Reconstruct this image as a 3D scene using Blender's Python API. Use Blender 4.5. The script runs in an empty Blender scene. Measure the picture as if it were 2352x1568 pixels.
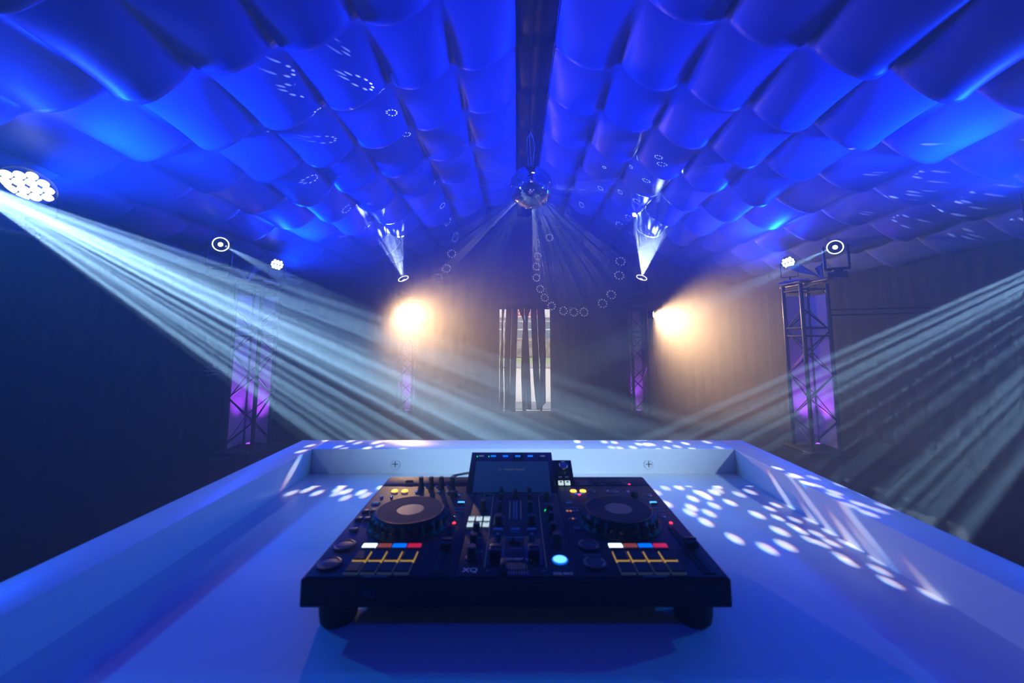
import bpy, bmesh, math, random
from mathutils import Vector, Matrix
random.seed(7)
sc = bpy.context.scene
C = sc.collection
PI = math.pi

# ------------------------------------------------------------------ camera
FPX, CXP, PITCH = 911.0, 1187.0, math.radians(6)
CYP = 779 - FPX * math.tan(PITCH)
EYE = Vector((0, 0, 1.5))
cd = bpy.data.cameras.new('camera'); cam = bpy.data.objects.new('camera', cd); C.objects.link(cam)
cam.location = EYE; cam.rotation_euler = (PI / 2 + PITCH, 0, 0)
cd.sensor_width = 36; cd.sensor_fit = 'HORIZONTAL'
cd.lens = FPX / 2352 * 36
cd.shift_x = (1176 - CXP) / 2352
cd.shift_y = (CYP - 784) / 2352
cd.clip_start = 0.02; cd.clip_end = 200
cd.dof.use_dof = True; cd.dof.focus_distance = 4.5; cd.dof.aperture_fstop = 3.2
sc.camera = cam

# ------------------------------------------------------------------ daylight outside the tent, exposure
w = bpy.data.worlds.new('world'); sc.world = w; w.use_nodes = True
bgn = w.node_tree.nodes['Background']
bgn.inputs[0].default_value = (0.93, 0.95, 1.0, 1); bgn.inputs[1].default_value = 2.4
w.cycles.sampling_method = 'NONE'
sc.view_settings.view_transform = 'Standard'; sc.view_settings.look = 'None'
sc.view_settings.gamma = 1; sc.view_settings.exposure = 0.0
sc.view_settings.use_curve_mapping = False
cy = sc.cycles
cy.max_bounces = 4; cy.diffuse_bounces = 2; cy.glossy_bounces = 3; cy.transmission_bounces = 3
cy.volume_bounces = 0; cy.transparent_max_bounces = 4
cy.sample_clamp_indirect = 4; cy.sample_clamp_direct = 0
cy.caustics_reflective = False; cy.caustics_refractive = False
cy.use_denoising = True
cy.use_adaptive_sampling = True; cy.adaptive_threshold = 0.12; cy.adaptive_min_samples = 16

BLUE = (0.001, 0.034, 1.0)
WARM = (1.0, 0.66, 0.34)
COOL = (0.50, 0.76, 1.0)
VIOLET = (0.36, 0.05, 1.0)

def aim(o, target):
    d = Vector(target) - o.location
    o.rotation_euler = d.to_track_quat('-Z', 'Y').to_euler()

def ray(px, py):
    x = (px - CXP) / FPX; v = (CYP - py) / FPX
    f = math.cos(PITCH) - v * math.sin(PITCH); u = v * math.cos(PITCH) + math.sin(PITCH)
    return x / f, u / f
def at(px, py, depth):
    a, b = ray(px, py)
    return Vector((a * depth, depth, 1.5 + b * depth))

# ---- gobo node helpers for lamps
def gobo(light, kind, seed=0.0, scale=10.0, power=1.0, col=None, floor_=0.0):
    light.use_nodes = True
    nt = light.node_tree; N = nt.nodes; L = nt.links
    em = [n for n in N if n.type == 'EMISSION'][0]
    tc = N.new('ShaderNodeTexCoord')
    sep = N.new('ShaderNodeSeparateXYZ'); L.new(tc.outputs['Normal'], sep.inputs[0])
    def m(op, a, b=None, c=None):
        n = N.new('ShaderNodeMath'); n.operation = op
        for i, q in enumerate((a, b, c)):
            if q is None: continue
            if isinstance(q, (int, float)): n.inputs[i].default_value = q
            else: L.new(q, n.inputs[i])
        return n.outputs[0]
    az = m('ABSOLUTE', sep.outputs[2])
    X = m('DIVIDE', sep.outputs[0], az); Y = m('DIVIDE', sep.outputs[1], az)
    if kind == 'ring':
        # ten dots round a circle, radius = scale (in tangent units)
        seg = 2 * PI / 10
        def dots(ox):
            x2 = m('ADD', X, ox)
            r = m('SQRT', m('ADD', m('MULTIPLY', x2, x2), m('MULTIPLY', Y, Y)))
            a = m('ADD', m('ARCTAN2', Y, x2), seed)
            fr = m('FRACT', m('ADD', m('DIVIDE', a, seg), 20.5))
            la = m('MULTIPLY', m('SUBTRACT', fr, 0.5), seg)
            dx = m('SUBTRACT', m('MULTIPLY', r, m('COSINE', la)), scale)
            dy = m('MULTIPLY', r, m('SINE', la))
            d = m('SQRT', m('ADD', m('MULTIPLY', dx, dx), m('MULTIPLY', dy, dy)))
            s = m('MULTIPLY', m('SUBTRACT', scale * 0.22, d), 1.0 / (scale * 0.12))
            n = N.new('ShaderNodeClamp'); L.new(s, n.inputs[0]); return n.outputs[0]
        cmb = N.new('ShaderNodeCombineXYZ')
        L.new(dots(scale * 0.03), cmb.inputs[0]); L.new(dots(0.0), cmb.inputs[1]); L.new(dots(-scale * 0.03), cmb.inputs[2])
        L.new(cmb.outputs[0], em.inputs[0]); em.inputs[1].default_value = 1.0
        return
    cmb = N.new('ShaderNodeCombineXYZ'); L.new(X, cmb.inputs[0]); L.new(Y, cmb.inputs[1]); cmb.inputs[2].default_value = seed
    if kind == 'noise':
        st = N.new('ShaderNodeVectorMath'); st.operation = 'MULTIPLY'; st.inputs[1].default_value = (.07, 1, 1)
        L.new(cmb.outputs[0], st.inputs[0]); cmb = st
        t = N.new('ShaderNodeTexNoise'); t.noise_dimensions = '3D'
        t.inputs['Scale'].default_value = scale; t.inputs['Detail'].default_value = 2.0
        L.new(cmb.outputs[0], t.inputs['Vector'])
        s = m('MULTIPLY', m('SUBTRACT', t.outputs[0], 0.42), 5.5)
        cl = N.new('ShaderNodeClamp'); L.new(s, cl.inputs[0])
        s = m('ADD', m('POWER', cl.outputs[0], power), floor_)
    else:  # spots of a multi-facet prism
        t = N.new('ShaderNodeTexVoronoi'); t.inputs['Scale'].default_value = scale
        t.inputs['Randomness'].default_value = 0.75
        L.new(cmb.outputs[0], t.inputs['Vector'])
        s = m('MULTIPLY', m('SUBTRACT', 0.5, t.outputs['Distance']), 2.6)
        cl = N.new('ShaderNodeClamp'); L.new(s, cl.inputs[0])
        s = m('ADD', m('POWER', cl.outputs[0], power), floor_)
    L.new(s, em.inputs[1])

def spot(name, loc, target, watts, col, cone, blend=0.3, size=0.03, parent=None):
    l = bpy.data.lights.new(name, 'SPOT'); l.energy = watts; l.color = col
    l.spot_size = math.radians(cone); l.spot_blend = blend; l.shadow_soft_size = size
    o = bpy.data.objects.new(name, l); C.objects.link(o); o.location = loc; aim(o, target)
    return o

# ------------------------------------------------------------------ helpers
def mat(name, base=(.8, .8, .8), rough=.5, metal=0.0, emit=None, strength=0.0, bump=None, sheen=0.0, spec=0.5, var=0.0, vscale=20):
    m = bpy.data.materials.new(name); m.use_nodes = True
    nt = m.node_tree; b = nt.nodes['Principled BSDF']
    b.inputs['Base Color'].default_value = (*base, 1); b.inputs['Roughness'].default_value = rough
    b.inputs['Metallic'].default_value = metal; b.inputs['Specular IOR Level'].default_value = spec
    if sheen: b.inputs['Sheen Weight'].default_value = sheen
    if emit:
        b.inputs['Emission Color'].default_value = (*emit, 1); b.inputs['Emission Strength'].default_value = strength
    tc = nt.nodes.new('ShaderNodeTexCoord')
    n = nt.nodes.new('ShaderNodeTexNoise'); n.inputs['Scale'].default_value = vscale; n.inputs['Detail'].default_value = 4
    nt.links.new(tc.outputs['Object'], n.inputs['Vector'])
    if bump:
        bp = nt.nodes.new('ShaderNodeBump'); bp.inputs['Strength'].default_value = bump; bp.inputs['Distance'].default_value = .01
        nt.links.new(n.outputs[0], bp.inputs['Height']); nt.links.new(bp.outputs[0], b.inputs['Normal'])
    rp = nt.nodes.new('ShaderNodeMapRange')
    v = var or 0.04
    rp.inputs['To Min'].default_value = max(0.02, rough - v); rp.inputs['To Max'].default_value = min(1, rough + v)
    nt.links.new(n.outputs[0], rp.inputs['Value']); nt.links.new(rp.outputs[0], b.inputs['Roughness'])
    return m

class MB:
    def __init__(s): s.bm = bmesh.new()
    def box(s, c, d, bevel=0.0, rot=None, seg=2):
        r = bmesh.ops.create_cube(s.bm, size=1); vs = r['verts']
        M = Matrix.Translation(Vector(c)) @ (rot.to_4x4() if rot else Matrix.Identity(4)) @ Matrix.Diagonal((*d, 1))
        bmesh.ops.transform(s.bm, matrix=M, verts=vs)
        if bevel:
            es = list({e for v in vs for e in v.link_edges})
            bmesh.ops.bevel(s.bm, geom=es, offset=bevel, segments=seg, affect='EDGES', profile=.5)
        return s
    def cyl(s, p0, p1, r, r2=None, n=16, caps=True):
        p0, p1 = Vector(p0), Vector(p1); d = p1 - p0
        q = d.to_track_quat('Z', 'Y').to_matrix()
        rg = []
        for p, rr in ((p0, r), (p1, r if r2 is None else r2)):
            rg.append([s.bm.verts.new(p + q @ Vector((rr * math.cos(2 * PI * k / n), rr * math.sin(2 * PI * k / n), 0))) for k in range(n)])
        for k in range(n): s.bm.faces.new((rg[0][k], rg[0][(k + 1) % n], rg[1][(k + 1) % n], rg[1][k]))
        if caps:
            s.bm.faces.new(rg[0][::-1]); s.bm.faces.new(rg[1])
        return s
    def lathe(s, prof, n=32, M=None, caps=True, wob=None):
        M = M or Matrix.Identity(4); rg = []
        for i, (r, z) in enumerate(prof):
            rg.append([s.bm.verts.new(M @ Vector(((r + (wob(i, k) if wob else 0)) * math.cos(2 * PI * k / n), (r + (wob(i, k) if wob else 0)) * math.sin(2 * PI * k / n), z))) for k in range(n)])
        for a, b in zip(rg, rg[1:]):
            for k in range(n): s.bm.faces.new((a[k], a[(k + 1) % n], b[(k + 1) % n], b[k]))
        if caps:
            if prof[0][0] > 1e-5: s.bm.faces.new(rg[0][::-1])
            if prof[-1][0] > 1e-5: s.bm.faces.new(rg[-1])
        return s
    def tube(s, pts, r, n=8, closed=False):
        pts = [Vector(p) for p in pts]; rg = []
        N = len(pts)
        for i, p in enumerate(pts):
            a = pts[i - 1] if (i or closed) else p; b = pts[(i + 1) % N] if (i < N - 1 or closed) else p
            q = (b - a).to_track_quat('Z', 'Y').to_matrix()
            rg.append([s.bm.verts.new(p + q @ Vector((r * math.cos(2 * PI * k / n), r * math.sin(2 * PI * k / n), 0))) for k in range(n)])
        prs = list(zip(rg, rg[1:])) + ([(rg[-1], rg[0])] if closed else [])
        for a, b in prs:
            for k in range(n): s.bm.faces.new((a[k], a[(k + 1) % n], b[(k + 1) % n], b[k]))
        if not closed:
            s.bm.faces.new(rg[0][::-1]); s.bm.faces.new(rg[-1])
        return s
    def torus(s, M, R, r, n=48, k=10):
        pts = [M @ Vector((R * math.cos(2 * PI * i / n), R * math.sin(2 * PI * i / n), 0)) for i in range(n)]
        return s.tube(pts, r, k, closed=True)
    def quad(s, *p): s.bm.faces.new([s.bm.verts.new(Vector(q)) for q in p]); return s
    def grid(s, f, nu, nv):
        g = [[s.bm.verts.new(Vector(f(i / nu, j / nv))) for j in range(nv + 1)] for i in range(nu + 1)]
        for i in range(nu):
            for j in range(nv): s.bm.faces.new((g[i][j], g[i + 1][j], g[i + 1][j + 1], g[i][j + 1]))
        return s
    def build(s, name, m, parent=None, smooth=False, loc=None, solid=0.0):
        bmesh.ops.recalc_face_normals(s.bm, faces=s.bm.faces)
        me = bpy.data.meshes.new(name); s.bm.to_mesh(me); s.bm.free()
        me.materials.append(m)
        if smooth: me.shade_smooth()
        if smooth == 'auto': me.set_sharp_from_angle(angle=math.radians(38))
        o = bpy.data.objects.new(name, me); C.objects.link(o)
        if parent: o.parent = parent
        if loc is not None: o.location = loc
        if solid:
            md = o.modifiers.new('thick', 'SOLIDIFY'); md.thickness = solid; md.offset = 0
        return o

def thing(name, label, cat, loc=(0, 0, 0), rz=0, group=None):
    o = bpy.data.objects.new(name, None); C.objects.link(o); o.location = loc; o.rotation_euler = (0, 0, rz)
    o.empty_display_size = .05
    o['label'] = label; o['category'] = cat
    if group: o['group'] = group
    return o
def tag(o, label, cat, group=None):
    o['label'] = label; o['category'] = cat
    if group: o['group'] = group
    return o
def struct(o, label=None):
    o['kind'] = 'structure'
    if label: o['label'] = label
    return o
def inst(o, name, loc, parent, rz=0):
    c = o.copy(); c.name = name; C.objects.link(c); c.parent = parent; c.location = loc
    if rz: c.rotation_euler = (0, 0, rz)
    return c
def text(name, s, size, m, parent, loc, rot=(0, 0, 0), extrude=.0002, align='CENTER'):
    cu = bpy.data.curves.new(name, 'FONT'); cu.body = s; cu.size = size; cu.extrude = extrude
    cu.align_x = align; cu.align_y = 'CENTER'
    t = bpy.data.objects.new('tmp_text', cu); C.objects.link(t)
    dg = bpy.context.evaluated_depsgraph_get(); dg.update()
    me = bpy.data.meshes.new_from_object(t.evaluated_get(dg))
    bpy.data.objects.remove(t)
    me.materials.clear(); me.materials.append(m); me.name = name
    o = bpy.data.objects.new(name, me); C.objects.link(o); o.location = loc; o.rotation_euler = rot
    if parent: o.parent = parent
    return o

# ------------------------------------------------------------------ materials
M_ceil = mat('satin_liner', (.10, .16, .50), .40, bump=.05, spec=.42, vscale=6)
M_ridge = mat('dark_satin', (.035, .035, .05), .3, bump=.08, vscale=9)
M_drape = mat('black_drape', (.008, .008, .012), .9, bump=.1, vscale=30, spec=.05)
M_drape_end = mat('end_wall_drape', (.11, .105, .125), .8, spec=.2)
M_floor = mat('dark_floor', (.005, .005, .006), .6, spec=.1, bump=.15, vscale=14, var=.15)
M_paint = mat('white_lacquer', (.80, .81, .84), .38, bump=.015, vscale=60, var=.06)
M_black = mat('black_metal', (.018, .018, .020), .45)
M_chrome = mat('truss_tube', (.030, .028, .034), .34, metal=.3)
M_cover = mat('white_stretch_cover', (.55, .55, .58), .8)
M_plastic = mat('black_plastic', (.012, .011, .012), .5, vscale=80, spec=.25)
M_panel = mat('matt_black_panel', (.030, .024, .024), .5, vscale=200, var=.08, spec=.25)
M_rub = mat('rubber', (.010, .010, .011), .7)
M_gloss = mat('gloss_black', (.010, .010, .012), .12)
M_line = mat('grey_print', (.25, .27, .33), .6)
M_silver = mat('silver', (.55, .55, .56), .25, metal=1)
M_mirror = mat('mirror_tile', (.93, .94, .96), .05, metal=1)
M_cable = mat('grey_cable', (.10, .10, .11), .5)
def glow(name, c, s, base=(.05, .05, .05)):
    m = mat(name, base, .35, emit=c, strength=s); m.cycles.emission_sampling = 'NONE'; return m
G_white = glow('lit_white', (.72, .95, .85), .75, (.5, .5, .5))
G_cool = glow('lit_cool_white', (.55, .85, 1), 3.0)
G_amber = glow('lit_amber', (1, .42, .03), 2.6)
G_orange = glow('lit_orange', (1, .20, .06), .22)
G_blue = glow('lit_blue', (.0, .15, 1), 1.2)
G_sky = glow('lit_sky_blue', (.05, .35, 1), 2.6)
G_red = glow('lit_red', (1, .02, .06), .5)
G_redled = glow('lit_red_led', (1, .03, .05), 3.0)
G_green = glow('lit_green', (.0, 1, .12), 1.5)
G_yellow = glow('lit_yellow', (1, .62, .08), .42)
G_dimy = glow('dim_white_edge', (.25, .40, .85), .05, (.02, .02, .03))
G_ledwash = glow('led_lens', (.72, .88, 1), 3)
G_ring = glow('led_ring', (.85, .95, 1), 4)
G_beam = glow('beam_lens', (.8, .92, 1), 12)
G_warm = glow('warm_lens', (1, .72, .38), 12)
G_disp = glow('small_display', (.05, .12, 1), .6)
G_screen = glow('screen_glass', (.004, .03, .13), .32, (.02, .03, .06)); G_screen.node_tree.nodes['Principled BSDF'].inputs['Roughness'].default_value = .15

# ------------------------------------------------------------------ tent shell
XC, XW, YN, YF = .17, 5.25, -1.3, 8.5
RH = .174; SW = .567; RIDGE = 4.15
SLOPES = [.29, .33, .35, .30, .28, .28, .28, .30, .34]
def roof(x):
    d = abs(x - XC) - RH; z = RIDGE; k = 0
    if d <= 0: return z
    while d > SW and k < 8:
        z -= SW * SLOPES[k]; d -= SW; k += 1
    return z - d * SLOPES[k]
RL = .72; R0 = 3.356 - RL * 7
def sagprof(u, v, S):
    cr = max(0.0, math.sin(PI * u)) ** .6
    p = .91
    g = (.62 * math.sin(PI / 2 * v / p) ** .8 + .38 * (v / p) ** 5) if v < p else math.cos(PI / 2 * (v - p) / (1 - p)) ** .7
    return S * cr * g
def make_ceiling():
    mb = MB(); n = 14; m = 22
    rows = []
    y = R0
    while y < YF - .01:
        rows.append((y, min(y + RL, YF + .02))); y += RL
    for side in (-1, 1):
        for k in range(9):
            x0 = XC + side * (RH + SW * k); x1 = XC + side * (RH + SW * (k + 1))
            for ri, (y0, y1) in enumerate(rows):
                rr = random.Random(k * 100 + ri * 7 + (side + 1) * 1000)
                S = (.175 + .012 * min(k, 4) if k < 5 else .15) * rr.uniform(.88, 1.12)
                tw = rr.uniform(-.06, .06)
                z0, z1 = roof(x0), roof(x1)
                def f(a, b):
                    u = a; x = x0 + (x1 - x0) * u; yy = y0 + RL * b
                    if yy > y1: yy = y1
                    uu = min(1, max(0, u + tw * math.sin(PI * u)))
                    return (x, yy, z0 + (z1 - z0) * u - sagprof(uu, b, S))
                mb.grid(f, n, m)
    bmesh.ops.remove_doubles(mb.bm, verts=mb.bm.verts, dist=.0008)
    o = mb.build('ceiling', M_ceil, smooth=True)
    struct(o, 'tent ceiling of blue lit satin swags hung in rows')
    mr = MB()
    for y0, y1 in rows:
        def f(a, b):
            x = XC + (a - .5) * 2 * (RH + .012)
            crease = .018 * math.exp(-((a - .52) / .035) ** 2)
            return (x, y0 + (y1 - y0) * b, RIDGE + .075 - .05 * math.sin(PI * a) * math.sin(PI / 2 * b) + crease - .03 * (b > .97))
        mr.grid(f, 20, 10)
    mr.build('ridge_strip', M_ridge, o, smooth='auto')
    for s in (-1, 1):     # the upright edge between ridge strip and first swags
        me = MB(); x = XC + s * RH
        me.grid(lambda a, b: (x, R0 + (YF - R0) * a, RIDGE - .01 + .1 * b), 12, 1)
        me.build('ridge_edge', M_ceil, o)
    return o
make_ceiling()

def drape(name, p0, p1, ztop, label, hole=None, amp=.018, pitch=.22):
    """pleated black drape from p0 to p1; ztop(x,y) gives its top edge"""
    p0 = Vector(p0); p1 = Vector(p1); L = (p1 - p0).length; d = (p1 - p0) / L; nrm = Vector((-d.y, d.x, 0))
    nu = int(L / .03)
    mb = MB(); g = []
    rr = random.Random(len(name) * 13)
    ph = [rr.uniform(0, 6) for _ in range(4)]
    ts = [i / nu for i in range(nu + 1)]
    def off(s): return amp * math.sin(s * 2 * PI / pitch + ph[0] + 1.2 * math.sin(s * 1.7 + ph[1])) + .4 * amp * math.sin(s * 2 * PI / (pitch * .43) + ph[2])
    band = hole[2] if hole else 1.2
    for t in ts:
        s = t * L; p = p0 + d * s
        zt = ztop(p.x, p.y); q = p + nrm * off(s) * (1 if not hole else .5)
        zs = [band * j / 4 for j in range(5)] + [band + (zt - band) * j / 4 for j in range(1, 5)]
        g.append([mb.bm.verts.new((q.x, q.y, z)) for z in zs] + [p.x])
    for a, b in zip(g, g[1:]):
        xm = (a[-1] + b[-1]) / 2
        for j in range(8):
            if hole and j < 4 and hole[0] < xm < hole[1]: continue
            mb.bm.faces.new((a[j], b[j], b[j + 1], a[j + 1]))
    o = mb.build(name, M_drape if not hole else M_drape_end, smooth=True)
    return struct(o, label)
XL, XR = XC - XW, XC + XW
rf = lambda x, y: roof(x) + .05
drape('wall_left', (XL, YN, 0), (XL, YF, 0), rf, 'black pleated drape down the left side')
drape('wall_right', (XR, YF, 0), (XR, YN, 0), rf, 'black pleated drape down the right side')
DX0, DX1, DZ = -.36, .70, 2.14
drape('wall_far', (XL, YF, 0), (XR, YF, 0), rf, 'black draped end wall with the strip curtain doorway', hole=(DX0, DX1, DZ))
drape('wall_back', (XR, YN, 0), (XL, YN, 0), rf, 'black drape behind the camera')
fl = MB(); fl.grid(lambda a, b: (XL - .1 + (2 * XW + .2) * a, YN - .1 + (YF + .22 - YN) * b, 0), 4, 4)
struct(fl.build('floor', M_floor), 'dark dance floor')

# ------------------------------------------------------------------ haze
def haze_block(y0, y1, density, label, tint, aniso=.35):
    hz = MB(); hz.box((XC, (y0 + y1) / 2, 2.1), (2 * XW - .16, y1 - y0, 4.16))
    mh = bpy.data.materials.new('haze'); mh.use_nodes = True
    nt = mh.node_tree; nt.nodes.clear()
    vo = nt.nodes.new('ShaderNodeVolumeScatter'); ou = nt.nodes.new('ShaderNodeOutputMaterial')
    vo.inputs['Color'].default_value = tint; vo.inputs['Density'].default_value = density
    vo.inputs['Anisotropy'].default_value = aniso
    nt.links.new(vo.outputs[0], ou.inputs['Volume'])
    mh.cycles.homogeneous_volume = True
    h = hz.build('haze', mh); h['kind'] = 'stuff'; h['label'] = label; h['category'] = 'haze'
haze_block(YN + .07, 6.6, .065, 'thin stage haze filling the near part of the tent', (.62, .84, 1, 1), .02)
haze_block(6.601, YF - .07, .34, 'denser stage haze round the far lamps by the end wall', (.97, .97, .98, 1))
# ------------------------------------------------------------------ fixtures
def basis(direction, up=(0, 0, 1)):
    """matrix whose +Z looks along direction"""
    d = Vector(direction).normalized(); x = Vector(up).cross(d)
    if x.length < 1e-4: x = Vector((1, 0, 0))
    x.normalize(); y = d.cross(x)
    return Matrix((x, y, d)).transposed().to_4x4()

def moving_head(centre, direction, label, hanging=False, glowing=True, s=1.0):
    c = Vector(centre); drop = -1 if not hanging else 1
    base_z = .40 * s + (.35 * (1 - s))
    o = thing('moving_head_light', label, 'stage light', c + Vector((0, 0, drop * base_z)), 0, 'moving head lights on the trusses')
    up = -drop
    hc = Vector((0, 0, up * base_z))
    d = Vector(direction).normalized()
    flat = Vector((d.x, d.y, 0)).normalized() if abs(d.z) < .98 else Vector((0, -1, 0))
    side = Vector((-flat.y, flat.x, 0)); R = Matrix((side, flat, Vector((0, 0, 1)))).transposed()
    ex = .35 * (1 - s)
    b = MB(); b.box((0, 0, up * .045 * s), (.26 * s, .24 * s, .09 * s), .012 * s, R)
    b.build('base', M_black, o)
    b = MB(); p = R @ Vector((0, -.121 * s, up * .045 * s)); b.box(p, (.13 * s, .006 * s, .05 * s), .002, R); b.build('display', G_disp, o)
    y = MB(); y.cyl((0, 0, up * .09 * s), (0, 0, up * .13 * s), .07 * s, n=20)
    y.box((0, 0, up * .15 * s), (.34 * s, .10 * s, .04 * s), .012 * s, R)
    for k in (-1, 1):
        y.box(R @ Vector((k * .155 * s, 0, up * (.285 * s + ex / 2))), (.035 * s, .10 * s, .29 * s + ex), .012 * s, R)
    y.build('yoke', M_black, o)
    M = Matrix.Translation(hc) @ basis(d)
    h = MB()
    h.lathe([(.0, -.17 * s), (.07 * s, -.17 * s), (.105 * s, -.13 * s), (.115 * s, -.02 * s), (.105 * s, .05 * s), (.112 * s, .10 * s), (.112 * s, .13 * s), (.095 * s, .13 * s), (.09 * s, .10 * s), (.0, .09 * s)], 36, M, caps=False)
    hd = h.build('head', M_black, o, smooth='auto')
    if glowing:
        MB().torus(M @ Matrix.Translation((0, 0, .132 * s)), .103 * s, .0075 * s).build('ring_light', G_ring, hd, smooth=True)
        MB().lathe([(0, .099 * s), (.028 * s, .097 * s), (.036 * s, .092 * s), (.0, .091 * s)], 24, M, caps=False).build('lens', G_beam, hd, smooth=True)
    return o, c + d * .16 * s

def par_can(centre, direction, label, r=.14, roll=0, group='blue LED wash lights'):
    c = Vector(centre); o = thing('led_wash_light', label, 'stage light', c - Vector((0, 0, .30)), 0, group)
    hc = Vector((0, 0, .30)); d = Vector(direction).normalized(); M = Matrix.Translation(hc) @ basis(d) @ Matrix.Rotation(math.radians(roll), 4, 'Z')
    h = MB(); h.lathe([(0, -.11), (.6 * r, -.11), (.95 * r, -.06), (r, .0), (r, .045), (.94 * r, .045), (.94 * r, .012), (0, .010)], 36, M, caps=False)
    hs = h.build('housing', M_black, o, smooth='auto')
    i = 0; pr = r * .44
    for row, n in ((1.5, 3), (.5, 4), (-.5, 4), (-1.5, 3)):
        for q in range(n):
            x = (q - (n - 1) / 2) * pr; yv = row * pr * .87
            MB().lathe([(pr * .47, .013), (pr * .47, .022), (pr * .3, .033), (0, .037)], 16, M @ Matrix.Translation((x, yv, 0))).build('led_lens', G_ledwash, hs, smooth=True)
    side = Vector((0, 0, 1)).cross(d); side = side.normalized() if side.length > .01 else Vector((1, 0, 0))
    y = MB(); pts = [hc + side * (r + .012), hc + side * (r + .012) + Vector((0, 0, -.22)), hc - side * (r + .012) + Vector((0, 0, -.22)), hc - side * (r + .012)]
    y.tube(pts, .009, 6); y.cyl((0, 0, .0), (0, 0, .09), .016, n=10)
    y.build('bracket', M_black, o)
    return o

def truss(x, y, rot, w, h, label, group, cover_faces=()):
    o = thing('lighting_truss', label, 'truss', (x, y, 0), rot, group)
    hw = w / 2; cr = .026
    MB().box((0, 0, .02), (w + .22, w + .22, .04), .006).build('base_plate', M_black, o)
    for sx in (-1, 1):
        for sy in (-1, 1):
            MB().cyl((sx * hw, sy * hw, .04), (sx * hw, sy * hw, h), cr, n=14).build('chord', M_chrome, o, smooth='auto')
    pit = .60
    n = int((h - .15) / pit)
    for fi, (ax, ay, bx, by) in enumerate(((-1, -1, 1, -1), (1, -1, 1, 1), (1, 1, -1, 1), (-1, 1, -1, -1))):
        mb = MB(); z = .12
        flip = fi % 2
        k = 0
        while z + pit / 2 < h - .05:
            a = (ax * hw, ay * hw, z) if (k + flip) % 2 == 0 else (bx * hw, by * hw, z)
            b = (bx * hw, by * hw, z + pit / 2) if (k + flip) % 2 == 0 else (ax * hw, ay * hw, z + pit / 2)
            mb.cyl(a, b, .011, n=8); z += pit / 2; k += 1
        mb.build('lacing', M_chrome, o)
    for zc in (1.60, h - .02):
        for dz in (-.055, .055):
            mb = MB()
            for (a, b) in (((-hw, -hw), (hw, -hw)), ((hw, -hw), (hw, hw)), ((hw, hw), (-hw, hw)), ((-hw, hw), (-hw, -hw))):
                mb.cyl((*a, zc + dz), (*b, zc + dz), .014, n=8)
            mb.build('coupler_frame', M_chrome, o)
    for f in cover_faces:
        ax, ay, bx, by = f
        nrm = Vector((ax + bx, ay + by, 0)) / 2 * .006
        mb = MB()
        mb.grid(lambda a, b: (hw * (ax + (bx - ax) * a) * .94 + nrm.x, hw * (ay + (by - ay) * a) * .94 + nrm.y, .06 + (h - .2) * b), 6, 8)
        mb.build('cover_panel', M_cover, o, solid=.003)
    return o

def uplight(x, y, z, label, watts, tilt=(0, 0), h=2.3):
    o = thing('floor_uplight', label, 'stage light', (x, y, z), 0, 'violet uplights inside the trusses')
    MB().cyl((0, 0, 0), (0, 0, .055), .055, n=20).build('housing', M_black, o, smooth='auto')
    MB().lathe([(.045, .056), (.045, .060), (0, .063)], 20).build('lens', glow('violet_lens', VIOLET, 2.0), o, smooth=True)
    l = spot('violet_beam', (x, y, z + .075), (x + tilt[0], y + tilt[1], h), watts, VIOLET, 62, .6, .03)
    return o

# mid trusses (standing half way down the tent)
TL, TR = (-3.66, 5.57), (4.07, 5.57)
back = [(1, 1, -1, 1), (1, -1, 1, 1)]
truss(*TL, 0, .36, 2.26, 'left middle black lattice truss lit violet inside', 'lighting trusses', [(1, 1, -1, 1), (-1, 1, -1, -1)])
truss(*TR, 0, .36, 2.26, 'right middle black lattice truss lit violet inside', 'lighting trusses', [(1, 1, -1, 1), (1, -1, 1, 1)])
uplight(TL[0] + .03, TL[1], .04, 'violet uplight in the foot of the left middle truss', 75)
uplight(TR[0], TR[1], .04, 'violet uplight in the foot of the right middle truss', 75)
FL, FR = (-2.21, 8.1), (2.45, 8.1)
truss(*FL, 0, .30, 2.20, 'far left slim lattice truss by the end wall', 'lighting trusses', [(1, 1, -1, 1)])
truss(*FR, 0, .30, 2.20, 'far right slim lattice truss by the end wall', 'lighting trusses', [(1, 1, -1, 1)])
uplight(FL[0] + .02, FL[1], .04, 'violet uplight in the foot of the far left truss', 60)
uplight(FR[0] - .02, FR[1], .04, 'violet uplight in the foot of the far right truss', 60)

def bar(x, y0, y1, label):
    o = thing('lamp_bar', label, 'bar', (x, (y0 + y1) / 2, 2.285), 0, 'lamp bars on the trusses')
    L = y1 - y0
    MB().cyl((0, -L / 2, 0), (0, L / 2, 0), .025, n=14).build('pipe', M_black, o, smooth='auto')
    for s in (-1, 1):
        MB().cyl((0, s * (L / 2 - .05), 0), (0, s * (L / 2 - .05), .055), .03, n=12).build('clamp', M_black, o, smooth='auto')
    return o
bar(-3.68, 4.72, 6.2, 'black bar across the left middle truss top')
bar(4.06, 4.84, 6.05, 'black bar across the right middle truss top')
moving_head((-3.664, 4.80, 2.66), (.62, -.70, -.12), 'white ring moving head above the left middle truss', s=.78)
moving_head((4.036, 4.93, 2.655), (-.62, -.70, -.12), 'white ring moving head above the right middle truss', s=.78)
par_can((-3.742, 6.1, 2.655), (.60, -.78, .05), 'small cluster of fourteen white-blue lenses left of the far left truss', .095, -12)
par_can((4.102, 5.9, 2.65), (-.72, -.68, .05), 'small cluster of fourteen white-blue lenses right of the far right truss', .095, 18)
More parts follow.
